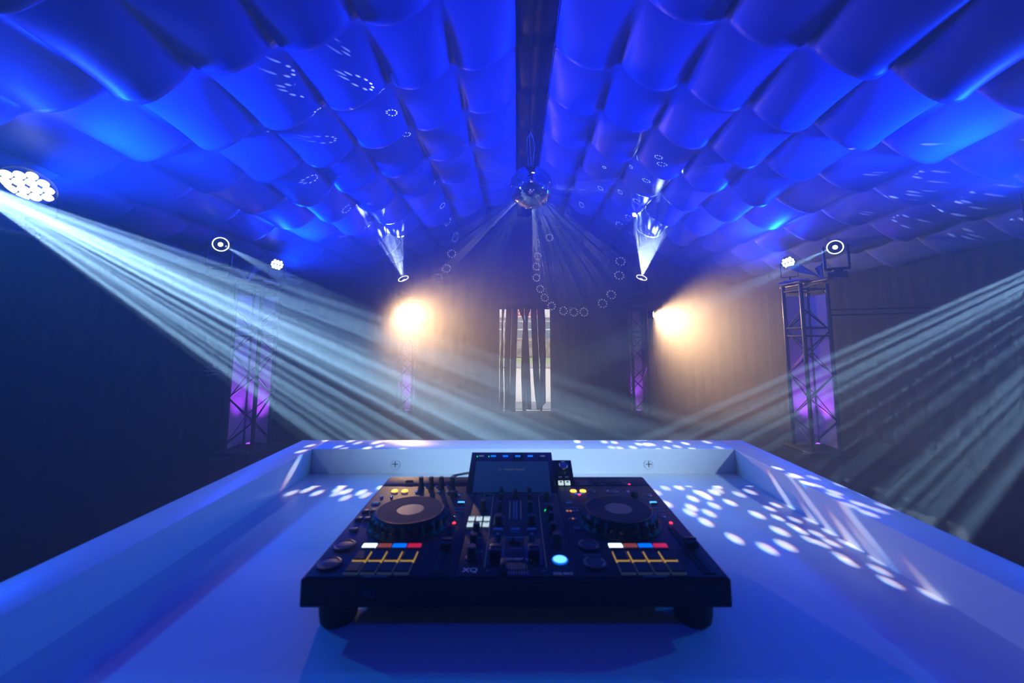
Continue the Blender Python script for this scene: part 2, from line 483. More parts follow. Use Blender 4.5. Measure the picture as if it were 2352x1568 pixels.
# near truss on the left edge of the frame and its partner on the right
for X, sgn, nm in ((-3.70, 1, 'left'), (4.12, -1, 'right')):
    bar(X, 2.2, 3.0, f'black bar on the nearest {nm} truss top')
truss(-3.92, 2.48, 0, .36, 2.26, 'nearest left lattice truss beside the frame edge', 'lighting trusses')
truss(4.30, 2.35, 0, .36, 2.26, 'nearest right lattice truss beside the frame edge', 'lighting trusses')
par_can((-3.716, 2.90, 2.644), (.845, -.27, .45), 'large cluster of fourteen white-blue lenses at the left edge', .165, 20)
par_can((4.10, 2.90, 2.644), (-.66, -.62, .30), 'blue wash light on the nearest right truss', .165)
SL = Vector((-3.80, 2.36, 2.66)); SR = Vector((4.35, 2.12, 2.60))
TGL = Vector((.55, 5.4, -.35)); TGR = at(1830, 1120, 4.0)
moving_head(SL, TGL - SL, 'moving head on the nearest left truss throwing white rays')
moving_head(SR, TGR - SR, 'moving head on the nearest right truss throwing white rays')
# far heads, tilted up
hl, pL = moving_head((-2.288, 8.1, 2.633), (-.22, -.62, .75), 'small white ring moving head on the far left truss')
hr, pR = moving_head((2.531, 8.1, 2.651), (.16, -.62, .77), 'small white ring moving head on the far right truss')

def warm_lamp(centre, direction, label, anchor):
    c = Vector(centre); o = thing('tungsten_blinder', label, 'stage light', c, 0, 'warm lamps on the far trusses')
    d = Vector(direction).normalized(); M = basis(d)
    MB().lathe([(0, -.20), (.05, -.20), (.075, -.15), (.08, -.02), (.10, .03), (.10, .05), (.085, .05), (.08, .015), (0, .012)], 28, M, caps=False).build('housing', M_black, o, smooth='auto')
    MB().lathe([(.078, .016), (.06, .026), (0, .032)], 24, M).build('lens', G_warm, o, smooth=True)
    a = Vector(anchor) - c
    MB().tube([-d * .1, (-d * .1 + a) * .5 + Vector((0, 0, .02)), a], .013, 8).build('bracket', M_black, o)
    return c + d * .06
wl = warm_lamp(at(922, 714, 7.86), (.62, -.78, -.02), 'glowing warm lamp on the far left truss', (-2.30, 7.96, 2.05))
wr = warm_lamp(at(1497, 722, 8.0), (.80, -.60, -.02), 'glowing warm lamp beside the far right truss', (2.60, 8.0, 2.0))

# ---- the light they give
spot('warm_flood', wl, wl + Vector((.66, -.62, -.46)), 660, WARM, 128, 1, .06)
spot('warm_flood', wr, wr + Vector((.70, -.58, -.46)), 980, WARM, 138, 1, .06)
b = spot('white_rays', SL + (TGL - SL).normalized() * .2, TGL, 14500, COOL, 27, .12, .01); gobo(b.data, 'noise', 3.1, 46, 1.7, floor_=.07)
b = spot('white_rays', SR + (TGR - SR).normalized() * .2, TGR, 7500, COOL, 36, .12, .01); gobo(b.data, 'noise', 8.3, 44, 2.0, floor_=.04)
for p, t, wtt in (((-3.56, 4.70, 2.64), at(1150, 905, 3.8), 2200), ((3.94, 4.83, 2.64), at(1300, 850, 5.6), 2200)):
    b = spot('white_shaft', p, t, wtt, COOL, 9, .3, .01)
# blue washes thrown up on to the liner
for p, t, wtt, cone in (((-3.56, 2.82, 2.66), (-.4, 4.0, 4.0), 1550, 84), ((3.94, 2.82, 2.66), (.8, 4.0, 4.0), 1550, 84),
                        ((-3.58, 5.94, 2.67), (-.3, 5.2, 4.0), 1400, 90), ((3.93, 5.76, 2.67), (.7, 5.0, 4.0), 1400, 90),
                        ((-3.56, 2.78, 2.64), (0, 1.2, 2.9), 160, 165), ((3.94, 2.78, 2.64), (.3, 1.2, 2.9), 160, 165),
                        ((-3.58, 5.94, 2.64), (0, 4.0, 2.9), 160, 165), ((3.93, 5.76, 2.64), (.3, 4.0, 2.9), 150, 165)):
    spot('blue_wash', p, t, wtt, BLUE, cone, 1, .10)
spot('blue_wash', (.15, -1.0, 3.7), (.05, .7, 1.0), 60, (.0, .03, 1), 60, 1, .2)  # added blue fill over the near tray, no lamp stands there
# azure fill from the near heads, and two lampless lights added behind the camera
spot('booth_fill', SL + Vector((.2, -.2, -.05)), (.1, 1.3, 1.0), 170, (.0, .30, 1), 62, .8, .03)
spot('booth_fill', SR + Vector((-.2, -.2, -.05)), (.0, 1.3, 1.0), 190, (.0, .30, 1), 62, .8, .03)
spot('booth_fill', (-2.0, -.9, 2.9), (-.05, 1.66, 1.06), 560, (.38, .70, 1), 17, 1, .20)
spot('booth_fill', (2.3, -.9, 2.9), (.25, 1.66, 1.06), 560, (.44, .73, 1), 17, 1, .20)

# ------------------------------------------------------------------ mirror ball
BALL = at(1220, 431, 4.8); BR = .268
def mirror_ball():
    o = thing('mirror_ball', 'tiled mirror ball hanging on thin wires under the ceiling ridge', 'mirror ball', BALL)
    mb = MB(); rr = random.Random(4); rows = 44
    for i in range(rows):
        t0, t1 = PI * i / rows, PI * (i + 1) / rows; tm = (t0 + t1) / 2
        n = max(6, int(2 * rows * math.sin(tm))); R = BR
        for k in range(n):
            a0, a1 = 2 * PI * k / n, 2 * PI * (k + 1) / n
            gap = .0006
            c = Vector((math.sin(tm) * math.cos((a0 + a1) / 2), math.sin(tm) * math.sin((a0 + a1) / 2), math.cos(tm)))
            n_ = (c + Vector([rr.gauss(0, .028) for _ in range(3)])).normalized()
            q = n_.to_track_quat('Z', 'Y').to_matrix()
            # tile axes along the parallels
            ex = Vector((-math.sin((a0 + a1) / 2), math.cos((a0 + a1) / 2), 0)); ex = (ex - n_ * ex.dot(n_)).normalized(); ey = n_.cross(ex)
            hx = math.sin(tm) * PI / n * R - gap; hy = PI / rows / 2 * R - gap
            P = c * R
            mb.quad(P - ex * hx - ey * hy, P + ex * hx - ey * hy, P + ex * hx + ey * hy, P - ex * hx + ey * hy)
    mb.build('mirror_tiles', M_mirror, o)
    MB().lathe([(0, -BR + .004)] + [((BR - .004) * math.cos(a), (BR - .004) * math.sin(a)) for a in [PI * (j / 24 - .5) for j in range(1, 24)]] + [(0, BR - .004)], 40, caps=False).build('core', M_rub, o, smooth=True)
    MB().cyl((0, 0, BR - .012), (0, 0, BR + .02), .04, n=20).build('top_cap', M_silver, o, smooth='auto')
    top = RIDGE + .05 - BALL.z
    hk = top - .04
    wm = mat('pale_wire', (.6, .65, .8), .4)
    for i, (bx, mx) in enumerate(((-.035, -.05), (.0, -.018), (.022, .03))):
        MB().tube([(bx, 0, BR + .01), (mx, 0, BR + .33 * (hk - BR) / .33 * .75), (0, 0, hk - .04), (0, 0, hk)], .0028, 6).build('wire', wm, o)
    MB().tube([(.0, 0, hk - .06), (.045, .01, hk - .17), (.05, 0, hk - .21), (.03, 0, hk - .40)], .0025, 6).build('wire', wm, o)
    MB().torus(Matrix.Translation((0, 0, hk + .02)) @ Matrix.Rotation(PI / 2, 4, 'X'), .022, .003, 20, 6).build('hook', M_silver, o, smooth=True)
mirror_ball()

# ------------------------------------------------------------------ DJ booth table
TZ = 1.0075; RZ = 1.095
TX0, TX1, TY1 = -.7605, .8088, 1.5246      # inside of the tray
OX0, OX1, OY1 = -.866, .908, 1.655         # outside
TY0 = -.55
def booth():
    o = thing('dj_booth', 'white lacquered tray topped booth table with raised rim', 'table', (0, TY0, 0))
    def L(x, y, z): return (x, y - TY0, z)
    b = MB(); b.box(L((TX0 + TX1) / 2, (TY0 + TY1) / 2, TZ - .015), (TX1 - TX0 + .04, TY1 - TY0 + .04, .03)); b.build('tray_surface', M_paint, o)
    H = .16
    for nm, c, d in (('rim', ((TX0 + OX0) / 2, (TY0 + OY1) / 2, RZ - H / 2), (TX0 - OX0, OY1 - TY0, H)),
                     ('rim', ((TX1 + OX1) / 2, (TY0 + OY1) / 2, RZ - H / 2), (OX1 - TX1, OY1 - TY0, H)),
                     ('rim', ((TX0 + TX1) / 2, (TY1 + OY1) / 2, RZ - H / 2), (TX1 - TX0, OY1 - TY1, H))):
        MB().box(L(*c), d, .0022).build(nm, M_paint, o, smooth='auto')
    MB().box(L((OX0 + OX1) / 2, OY1 - .03, .47), (OX1 - OX0 - .02, .03, .94)).build('front_panel', M_paint, o)
    for x in (OX0 + .03, OX1 - .03):
        MB().box(L(x, (TY0 + OY1) / 2 + .02, .47), (.03, OY1 - TY0 - .1, .94)).build('side_panel', M_paint, o)
    for px in (908, 1490):
        p = at(px, 1065.5, TY1)
        M = Matrix.Translation(L(p.x, TY1, p.z)) @ Matrix.Rotation(PI / 2, 4, 'X')
        m = MB(); m.lathe([(.0185, -.001), (.0185, .0012), (.0165, .0024), (.0155, .0012), (0, .0012)], 32, M, caps=False)
        f = m.build('screw_cover', M_paint, o, smooth='auto')
        k = MB(); k.box(M @ Vector((0, 0, .0016)), (.021, .0012, .0022)); k.box(M @ Vector((0, 0, .0016)), (.0022, .0012, .021))
        k.build('cross_slot', M_rub, f)
    return o
booth()

# ------------------------------------------------------------------ DJ controller
def controller():
    o = thing('dj_controller', 'black two deck DJ controller with tilted screen on the white booth tray', 'DJ controller', (-.0015, .716, TZ))
    W2 = .364; D = .471
    HF, HB, HBOT = .0895, .0995, .043
    def h(d): return HF + (HB - HF) * d / D
    # body: profile swept across the width
    b = MB(); bm = b.bm
    prof = [(0.004, HBOT), (0.0, HBOT + .004), (.0, HF - .003), (.003, HF), (D - .003, HB), (D, HB - .003), (D, HBOT), ]
    xs = (-W2, -W2 + .003, W2 - .003, W2); rg = []
    for i, x in enumerate(xs):
        e = .002 if i in (0, 3) else 0
        rg.append([bm.verts.new((x, min(max(y, e), D - e), min(z, h(y) - e) if z > .08 else z)) for y, z in prof])
    for a, c in zip(rg, rg[1:]):
        for k in range(len(prof)): bm.faces.new((a[k], a[(k + 1) % len(prof)], c[(k + 1) % len(prof)], c[k]))
    bm.faces.new(rg[0]); bm.faces.new(rg[-1][::-1])
    b.build('body', M_plastic, o)
    def P(u, d, dz=0): return Vector((u / 1000, d / 1000, h(d / 1000) + dz))
    def plate(name, u0, u1, d0, d1, t, m, bev=.001, parent=o, dz=0.0):
        c = P((u0 + u1) / 2, (d0 + d1) / 2, t / 2 + dz)
        return MB().box(c, (abs(u1 - u0) / 1000, abs(d1 - d0) / 1000, t), bev, Matrix.Rotation(math.atan2(HB - HF, D), 3, 'X')).build(name, m, parent, smooth='auto')
    for s in (-1, 1):       # deck faceplates and the rear strip
        plate('deck_plate', s * 358, s * 106, 5, 398, .0012, M_panel, .0005)
    plate('mixer_plate', -103, 103, 5, 372, .0015, M_panel, .0005)
    plate('rear_strip', -359, -131, 402, 467, .0015, M_plastic, .0005)
    plate('rear_strip', 112, 359, 408, 467, .0015, M_plastic, .0005)
    for x in (-56, 54): 
        k = MB(); k.tube([P(x * 1.04, 336, .002), P(x, 190, .002), P(x, 30, .002)], .0009, 6); k.build('channel_line', G_dimy, o)
    for x, d in ((-.315, .045), (.315, .045), (-.315, .42), (.315, .42)):
        MB().lathe([(.026, 0), (.031, .004), (.033, .018), (.034, HBOT + .002)], 28, Matrix.Translation((x, d, 0))).build('rubber_foot', M_rub, o, smooth='auto')

    def knob(u, d, r=.0065, hh=.017, name='knob', mk=M_black, line=True, rot=0.0):
        k = MB(); k.lathe([(r * 1.25, .0), (r * 1.2, .003), (r, .004), (r * .88, hh - .001), (r * .8, hh), (0, hh)], 20, wob=lambda i, j: 0 if i in (0, 1) else (-.0004 if j % 2 else 0))
        kk = k.build(name, mk, o, smooth='auto', loc=P(u, d, .001))
        if line:
            l = MB(); l.box((0, r * .82, hh * .55), (.0012, r * .35, hh * .9)); l.build('pointer', M_silver, kk); kk.rotation_euler = (0, 0, rot)
        return kk
    def button(u, d, wx, wy, m, t=.0025, name='button', bev=.0006):
        return plate(name, u - wx / 2, u + wx / 2, d - wy / 2, d + wy / 2, t, m, bev, dz=.001)
    def led(u, d, r, m, name='indicator', t=.0018):
        return MB().lathe([(r, 0), (r * .9, t * .8), (0, t)], 16).build(name, m, o, smooth=True, loc=P(u, d, .001))
    def prints(u0, u1, d, hh=2.2, gap=1.2, rs=3):
        """a short row of tiny printed letters"""
        rr = random.Random(int(u0 * 13 + d)); k = MB(); u = u0
        while u < u1:
            wd = rr.uniform(.8, 2.4); k.box(P(min(u1, u + wd / 2), d, .0016), (wd / 1000, hh / 1000, .0003)); u += wd + gap * .7
        k.build('print', M_line, o)

    # ---- jog wheels
    def jog(u, d, lit):
        R = .0865
        jw = MB()
        def wob(i, k):
            return -.0045 * (max(0, math.cos(k * 2 * PI * 20 / 120)) ** 2) if 2 <= i <= 4 else 0
        jw.lathe([(R + .003, 0), (R + .002, .003), (R - .001, .006), (R - .003, .013), (R - .006, .021), (R - .012, .0255), (R - .018, .0262), (0, .0262)], 120, wob=wob)
        j = jw.build('jog_wheel', M_plastic, o, smooth='auto', loc=P(u, d, .001))
        MB().lathe([(R - .0165, .0263), (R - .0175, .0275), (.030, .0277), (.0295, .0265)], 72, caps=False).build('platter', M_rub, j, smooth='auto')
        MB().torus(Matrix.Translation((0, 0, .0270)), R - .0155, .0008, 72, 6).build('platter_edge', mat('copper_edge', (.30, .14, .08), .35, metal=.7), j, smooth=True)
        MB().lathe([(.0295, .0265), (.0290, .0272), (0, .0272)], 48).build('centre_display', glow('jog_display', (.18, .18, .36), .09, (.02, .02, .03)), j, smooth='auto')
        # dimples round the rim
        for k in range(20):
            a = 2 * PI * (k + .5) / 20
            MB().lathe([(.0055, 0), (.0045, .0012), (.0028, .0008), (0, .0006)], 14, Matrix.Rotation(a, 4, 'Z') @ Matrix.Translation((R - .0035, 0, .0155)) @ Matrix.Rotation(PI / 2 - .16, 4, 'Y'), caps=False).build('rim_dimple', M_gloss, j, smooth=True)
        return j
    jog(-232, 199, True); jog(226, 203, True)
    mode_mats = (G_cool, G_orange, G_blue, G_red)
    for s, c0 in ((-1, -299), (1, 179)):
        # pads
        for k in range(4):
            u = (c0 + 14.5) + k * 29.0 + (0 if s < 0 else 0)
            button(u, 101, 26, 13, mode_mats[k], .0025, 'mode_button')
            button(u, 91.5, 26, 5, M_black, .002, 'mode_button_lip')
            for r_, dd, gm in ((0, 62, G_yellow), (1, 26, G_dimy)):
                pd = button(u + .3, dd, 25.5, 34, gm, .0028, 'performance_pad', .0009)
                top = MB().box(P(u + .3, dd + 1.6, .0046), (.0228, .0288, .003), .0008)
                t_ = top.build('pad_top', M_rub, o); t_.parent = pd; 
                t_.location = -Vector((0, 0, 0))
        prints(c0 + 38, c0 + 78, 5, 2.4)
        prints(c0 + 2, c0 + 24, 112, 1.6)
        # amber loop buttons, small keys
        for u in ((-317, -291) if s < 0 else (149, 174)):
            led(u, 366, .0088, G_amber, 'loop_button', .003)
            button(u + 3, 354, 17, 3.6, M_line, .0006, 'button_caption')
    # left deck only
    for u, d in ((-314, 331), (-339, 331)): led(u, d, .004, M_silver, 'small_button', .003)
    button(-341, 294, 18, 10, M_line, .002)
    for u, d in ((-348, 247), (-331, 250), (-349, 210), (-331, 211)): button(u, d, 14, 14, M_black, .004, 'transport_button', .0015)
    button(-341, 163, 17, 9, mat('slate_key', (.10, .10, .14), .4), .004, 'shift_button', .0012)
    for (u, d, nm) in ((-333, 99, 'play_button'), (-334, 39, 'cue_button')):
        k = MB(); k.lathe([(.021, 0), (.021, .0035), (.019, .0045), (0, .0042)], 40)
        p_ = k.build(nm, M_black, o, smooth='auto', loc=P(u, d, .001))
        MB().torus(Matrix.Translation((0, 0, .0042)), .0175, .0010, 40, 6).build('button_ring', M_chrome, p_, smooth=True)
        if nm == 'cue_button': MB().box((0, 0, .0048), (.022, .0014, .0006)).build('button_mark', M_line, p_)
    for (u, d, nm) in ((141, 101, 'play_button'), (141, 41, 'cue_button')):
        k = MB(); k.lathe([(.021, 0), (.021, .0035), (.019, .0045), (0, .0042)], 40)
        p_ = k.build(nm, M_black, o, smooth='auto', loc=P(u, d, .001))
        MB().torus(Matrix.Translation((0, 0, .0042)), .0175, .0013, 40, 6).build('button_ring', mat('copper_ring', (.45, .2, .12), .3, metal=.8), p_, smooth=True)
    prints(127, 156, 70, 2.2)
    # columns beside the jogs
    for s, u0 in ((-1, -134), (1, 334)):
        button(u0, 294, 16, 11, G_sky, .0025, 'key_button')
        button(u0, 289.5, 16, 3, M_black, .003, 'key_button_lip')
        prints(u0 - 12, u0 + 10, 318, 2); prints(u0 - 14, u0 + 10, 268, 5, 2); prints(u0 - 10, u0 + 12, 252, 3.2, 2); prints(u0 - 8, u0 + 8, 235, 2)
        led(u0 - 3, 220, .0042, M_silver, 'small_button', .003)
        prints(u0 - 7, u0 + 6, 208, 2.2)
        led(u0 - 1 if s < 0 else u0 + 3, 194, .0036, G_redled, 'indicator', .002)
        # tempo fader
        plate('tempo_slot', u0 - 11, u0 + 12, 12, 176, .0012, M_rub, .0004, dz=.0016)
        plate('tempo_track', u0 - 2, u0 + 2, 18, 170, .0010, M_rub, .0003, dz=.003)
        fc = MB(); fc.box((0, 0, .008), (.021, .026, .012), .002); fc.box((0, 0, .015), (.021, .004, .003), .0008)
        fc.build('tempo_fader', M_black, o, smooth='auto', loc=P(u0 + (0 if s < 0 else 4), 92 if s < 0 else 96, .003))
        prints(u0 - 16, u0 - 12, 94, 2)
        # master controls near the jog
        kk = MB(); kk.lathe([(.010, 0), (.010, .004), (.0085, .012), (0, .0125)], 24); kk.build('switch_knob', M_black, o, smooth='auto', loc=P(-158 if s < 0 else 300, 336, .001))
        prints((-150 if s < 0 else 272), (-124 if s < 0 else 296), 352, 2.2)
    led(-144, 338, .004, M_silver, 'small_button', .003)
    led(-258, 362, .005, M_silver, 'small_button', .003); led(-200, 362, .0035, M_silver, 'small_button', .003); led(-177, 360, .0045, M_silver, 'small_button', .003)
    prints(-214, -200, 357, 3); prints(-172, -150, 366, 2.2)
    # right deck extras
    prints(118, 138, 310, 2.4); button(129, 297, 15, 8, M_line, .001, 'button_caption')
    prints(115, 146, 268, 3.2)
    for k in range(4):
        led(119 + k * 7.5, 252, .0030, glow('dim_amber', (1, .35, .12), .45) if k in (0, 1) else M_silver, 'indicator')
        led(119 + k * 7.5, 214, .0028, glow('dim_amber2', (1, .35, .12), .35) if k in (1,) else M_silver, 'indicator')
    prints(124, 142, 231, 2.2); button(130, 167, 15, 9, mat('slate_key2', (.10, .12, .2), .4), .003)
    prints(144, 156, 378, 2); led(161, 343, .0035, G_redled, 'indicator'); button(160, 349, 20, 3.6, G_blue, .0006, 'button_caption')
    prints(182, 206, 372, 3); led(203, 362, .003, M_silver, 'small_button'); prints(234, 262, 372, 3); prints(240, 262, 362, 3)
    led(238, 366, .0035, M_silver, 'small_button'); led(262, 362, .004, M_silver, 'small_button'); led(290, 364, .005, M_silver, 'small_button'); led(312, 364, .004, M_silver, 'small_button')
    led(340, 338, .005, M_silver, 'small_button'); prints(322, 346, 349, 2)
    # rear strip: microphone knobs and right hand legends
    for u in (-253, -226, -199, -170): knob(u, 384, .0068, .030, 'microphone_knob')
    for u in (-240, -213, -184): led(u, 398, .0035, M_silver, 'small_button', .002)
    button(-296, 430, 20, 9, M_rub, .004, 'slide_switch')
    prints(168, 202, 436, 3.4); prints(176, 198, 424, 3.4); prints(170, 204, 412, 3)
    for (u, d) in ((228, 430), (266, 432)): 
        plate('usb_slot', u - 9, u + 9, d - 10, d + 10, .002, M_rub, .0005, dz=.001)
    prints(228, 240, 414, 4); prints(292, 304, 440, 3); prints(292, 306, 425, 3); prints(296, 312, 412, 3)
    led(308, 412, .003, G_redled, 'indicator')

    # ---- mixer
    for x in (-38, 33):
        for d, r, hh in ((340, .0062, .019), (302, .0068, .019), (258, .0070, .019)):
            knob(x, d, r, hh, 'equaliser_knob')
        knob(x, 184, .0105, .022, 'filter_knob')
        for a in range(7):
            led(x + 12 * math.cos(.4 + a * .4), 220 - 0 + 4 * math.sin(a), .0016, M_silver, 'scale_dot', .001)
        for dd in (318, 280): 
            led(x - 9, dd, .0014, M_silver, 'scale_dot', .001); led(x + 9, dd, .0014, M_silver, 'scale_dot', .001)
        button(x, 164, 20, 9, mat('steel_blue_key', (.22, .30, .42), .4), .003, 'cue_key')
        button(x, 148, 6, 9, M_line, .001, 'button_caption')
        plate('fader_plate', x - 17, x + 17, 34, 140, .0008, M_gloss, .0003, dz=.0016)
        plate('fader_slot', x - 1.6, x + 1.6, 38, 136, .0010, M_rub, .0003, dz=.0024)
        for k in range(9):
            plate('scale_mark', x + 10, x + 13, 44 + k * 10, 44.8 + k * 10, .0003, M_line, .0, dz=.0026)
        fc = MB(); fc.box((0, 0, .009), (.0225, .027, .017), .0025); fc.box((0, 0, .0182), (.019, .0022, .0015)); 
        fc.build('channel_fader', M_black, o, smooth='auto', loc=P(x, 62, .003))
    knob(-2, 328, .0068, .020, 'level_knob')
    button(-2, 164, 20, 9, mat('steel_blue_key2', (.20, .30, .42), .4), .003, 'cue_key'); button(-2, 152, 18, 5, mat('steel_blue_key3', (.08, .14, .22), .4), .002, 'cue_key')
    for x in (-15, -5, 1, 11):
        plate('level_meter', x - 1.4, x + 1.4, 212, 305, .0008, G_dimy if x in (-15, 11) else M_line, .0002, dz=.0016)
    plate('print_bar', -20, 18, 131, 134, .0004, M_line, .0, dz=.0016)
    k = MB(); k.box((0, 0, .003), (.024, .011, .004), .001); k.box((-.004, 0, .007), (.006, .009, .007), .001); k.build('curve_switch', M_rub, o, loc=P(-2, 112, .001))
    prints(-13, 12, 92, 3)
    plate('crossfader_plate', -24, 24, 4, 44, .0008, M_gloss, .0003, dz=.0016)
    plate('crossfader_slot', -22, 20, 20.5, 23.5, .0010, M_rub, .0003, dz=.0024)
    for k in range(8): plate('scale_mark', -13 + k * 4.6, -12 + k * 4.6, 10, 36, .0003, G_dimy, .0, dz=.0024)
    fc = MB(); fc.box((0, 0, .0085), (.0095, .024, .014), .0018); fc.box((.0018, .0, .0160), (.0020, .020, .0015)); fc.build('crossfader', M_black, o, smooth='auto', loc=P(-22, 20, .003))
    G_txt = glow('glow_print', (.22, .3, .7), .12, (.25, .3, .45))  # faint blue glow put into the printed letters
    text('maker_print', 'Pioneer Dj', .0125, G_txt, o, P(2, 57, .0022))
    text('badge_print', 'XQ', .0175, G_txt, o, P(-80, 22, .0022))
    text('model_print', 'XDJ-RX3', .0088, G_txt, o, P(81, 12, .0022))
    text('badge_print', 'XQ', .0155, mat('dull_blue_print', (.035, .04, .16), .5), o, Vector((-.249, -.0006, .067)), (PI / 2, 0, 0))
    prints(-52, -46, 22, 3); prints(46, 52, 22, 3)
    # sound colour / mic column
    knob(-78, 336, .004, .008, 'small_knob'); prints(-92, -64, 350, 2.2); prints(-84, -62, 327, 2.2)
    knob(-78, 255, .0080, .024, 'colour_knob')
    for r_, d in ((0, 212), (1, 185)):
        for k, u in enumerate((-99, -82, -65)):
            button(u, d, 13.2, 17, G_white, .003, 'effect_button', .001)
            plate('effect_button_caption', u - 4.5, u + 4.5, d + 3, d + 5, .0003, M_black, .0, dz=.0041)
    knob(-82, 152, .0080, .020, 'colour_knob'); knob(-83, 108, .0085, .020, 'colour_knob'); knob(-81, 58, .0095, .023, 'headphone_knob')
    prints(-94, -70, 132, 2.5); prints(-74, -62, 82, 2)
    # beat effect column
    for a in range(4):
        prints(62 + (a % 2) * 20, 72 + (a % 2) * 20, 340 + (a // 2) * 10, 2.4)
    knob(76, 318, .0080, .018, 'effect_selector')
    prints(66, 88, 290, 5); led(70, 251, .0042, G_green, 'indicator', .004)
    knob(77, 246, .0085, .018, 'effect_channel_knob'); knob(77, 205, .0082, .018, 'effect_time_knob')
    knob(78, 158, .0085, .018, 'effect_time_knob'); prints(70, 92, 190, 2.4)
    knob(81, 108, .0105, .022, 'effect_depth_knob')
    k = MB(); k.lathe([(.0125, 0), (.0125, .003), (.0108, .0042), (0, .0048)], 36); bb = k.build('effect_on_button', glow('lit_on_button', (.12, .45, 1), 2.2), o, smooth='auto', loc=P(80, 52, .001))
    MB().torus(Matrix.Translation((0, 0, .002)), .0132, .0014, 40, 6).build('button_ring', G_blue, bb, smooth=True)

    # ---- tilted screen
    sd0, sd1 = .352, .494            # front and back of the tilted block, its top edge hanging over the back
    h0 = h(.352) + .0005; h1 = 1.5 + ray(1183, 1038)[1] * (.716 + sd1) - TZ
    x0, x1 = -.1305, .1035
    tilt = math.atan2(h1 - h0, sd1 - sd0); Ls = math.hypot(h1 - h0, sd1 - sd0)
    R = Matrix.Rotation(tilt, 3, 'X')
    mb = MB(); mb.box((0, Ls / 2, -.006), (x1 - x0, Ls, .012), .0015)
    s_ = mb.build('screen', M_gloss, o, smooth='auto'); s_.location = ((x0 + x1) / 2, sd0, h0); s_.rotation_euler = (tilt, 0, 0)
    wdt = x1 - x0
    MB().box((.002, .060, .0006), (.204, .112, .0008)).build('display_glass', G_screen, s_)
    for i, (px, m_) in enumerate(((-.088, M_line), (-.053, G_blue), (-.018, G_blue), (.018, G_blue), (.054, G_blue), (.089, M_line))):
        MB().box((px, .1385, .0008), (.015, .0055, .0012), .0004).build('screen_button', m_, s_)
    for px in (-.100, -.066): MB().box((px, .137, .0006), (.0016, .005, .0008)).build('indicator', G_green, s_)
    t = text('screen_logo', 'rekordbox', .0135, glow('logo_grey', (.25, .3, .45), .15), s_, (0.008, .085, .0012))
    MB().torus(Matrix.Translation((-.033, .085, .0012)), .0045, .0006, 24, 6).build('screen_logo_mark', glow('logo_grey2', (.25, .3, .45), .15), s_)
    # support wedge under the screen
    k = MB(); pr = [(sd0 + .02, h(.37)), (sd1 - .012, h1 - .016), (sd1 - .012, h1 - .024), (D - .004, h(D) - .001)]
    for x in (x0 + .004, x1 - .004): pass
    v = [[k.bm.verts.new((x, y, z)) for y, z in pr] for x in (x0 + .004, x1 - .004)]
    for a in range(4): k.bm.faces.new((v[0][a], v[0][(a + 1) % 4], v[1][(a + 1) % 4], v[1][a]))
    k.bm.faces.new(v[0][::-1]); k.bm.faces.new(v[1]); k.build('screen_support', M_plastic, o)
    # ---- browse block to its right
    bh1 = 1.5 + ray(1290, 1056)[1] * (.716 + .478) - TZ
    bt = math.atan2(bh1 - h(.400), .478 - .400); bl = math.hypot(bh1 - h(.4), .078)
    mb = MB(); mb.box((0, bl / 2, -.008), (.056, bl, .016), .0012)
    q = mb.build('browse_block', M_gloss, o, smooth='auto'); q.location = (.1305, .400, h(.4)); q.rotation_euler = (bt, 0, 0)
    MB().lathe([(.0125, 0), (.0125, .010), (.0115, .013), (.0105, .0138), (0, .0138)], 32, Matrix.Translation((.002, bl * .66, 0)), wob=lambda i, j: -.0004 if (j % 2 and i in (0, 1)) else 0).build('browse_knob', M_silver, q, smooth='auto')
    for px in (-.009, .009):
        MB().box((px, bl * .12, .001), (.0145, .014, .003), .0012).build('source_button', G_white, q)
        MB().box((px, bl * .12 + .002, .0028), (.006, .004, .0006)).build('button_mark', M_black, q)
        MB().box((px, bl * .34, .0004), (.009, .004, .0006)).build('button_caption', M_line, q)
    MB().box((.004, bl * .93, .0004), (.010, .003, .0006)).build('button_caption', M_line, q)
    return o
controller()
# cable behind the screen
tag(MB().tube([at(1046, 1096, 1.215), at(1040, 1093, 1.24), at(1052, 1090, 1.26), at(1068, 1087, 1.26), at(1088, 1084, 1.26), at(1120, 1082, 1.25), at(1150, 1086, 1.22), at(1160, 1092, 1.20)], .0035, 8).build('power_cable', M_cable, smooth=True),
    'thin grey cable looping behind the controller screen', 'cable')

# ------------------------------------------------------------------ doorway strips, as seen in outline
def strip(pts_l, pts_r, label, depth):
    """pts: outline of a hanging strip, in the doorway's own picture grid, mapped on to the doorway plane"""
    def W(cx, cy): return at(1120 + cx / 5.806, 690 + cy / 5.806, depth)
    def interp(pts, y):
        if y <= pts[0][1]: return pts[0][0]
        for (xa, ya), (xb, yb) in zip(pts, pts[1:]):
            if y <= yb: return xa + (xb - xa) * (y - ya) / (yb - ya)
        return pts[-1][0]
    mb = MB(); y0 = 60; y1 = max(pts_l[-1][1], pts_r[-1][1]); n = 40; g = []
    for i in range(n + 1):
        y = y0 + (y1 + 22 - y0) * i / n; xl, xr = interp(pts_l, y), interp(pts_r, y); row = []
        if i == n: xl += 3; xr -= 3
        for j in range(7):
            p = W(xl + (xr - xl) * j / 6, y)
            p.y += .018 * math.sin(j / 6 * PI) + .012 * math.sin(i * .5 + j); p.z = max(p.z, .004)
            row.append(mb.bm.verts.new(p))
        g.append(row)
    for a, b in zip(g, g[1:]):
        for j in range(6): mb.bm.faces.new((a[j], a[j + 1], b[j + 1], b[j]))
    o = mb.build('curtain_strip', M_drape, smooth=True, solid=.004)
    return tag(o, label, 'curtain strip', 'black strips in the doorway')
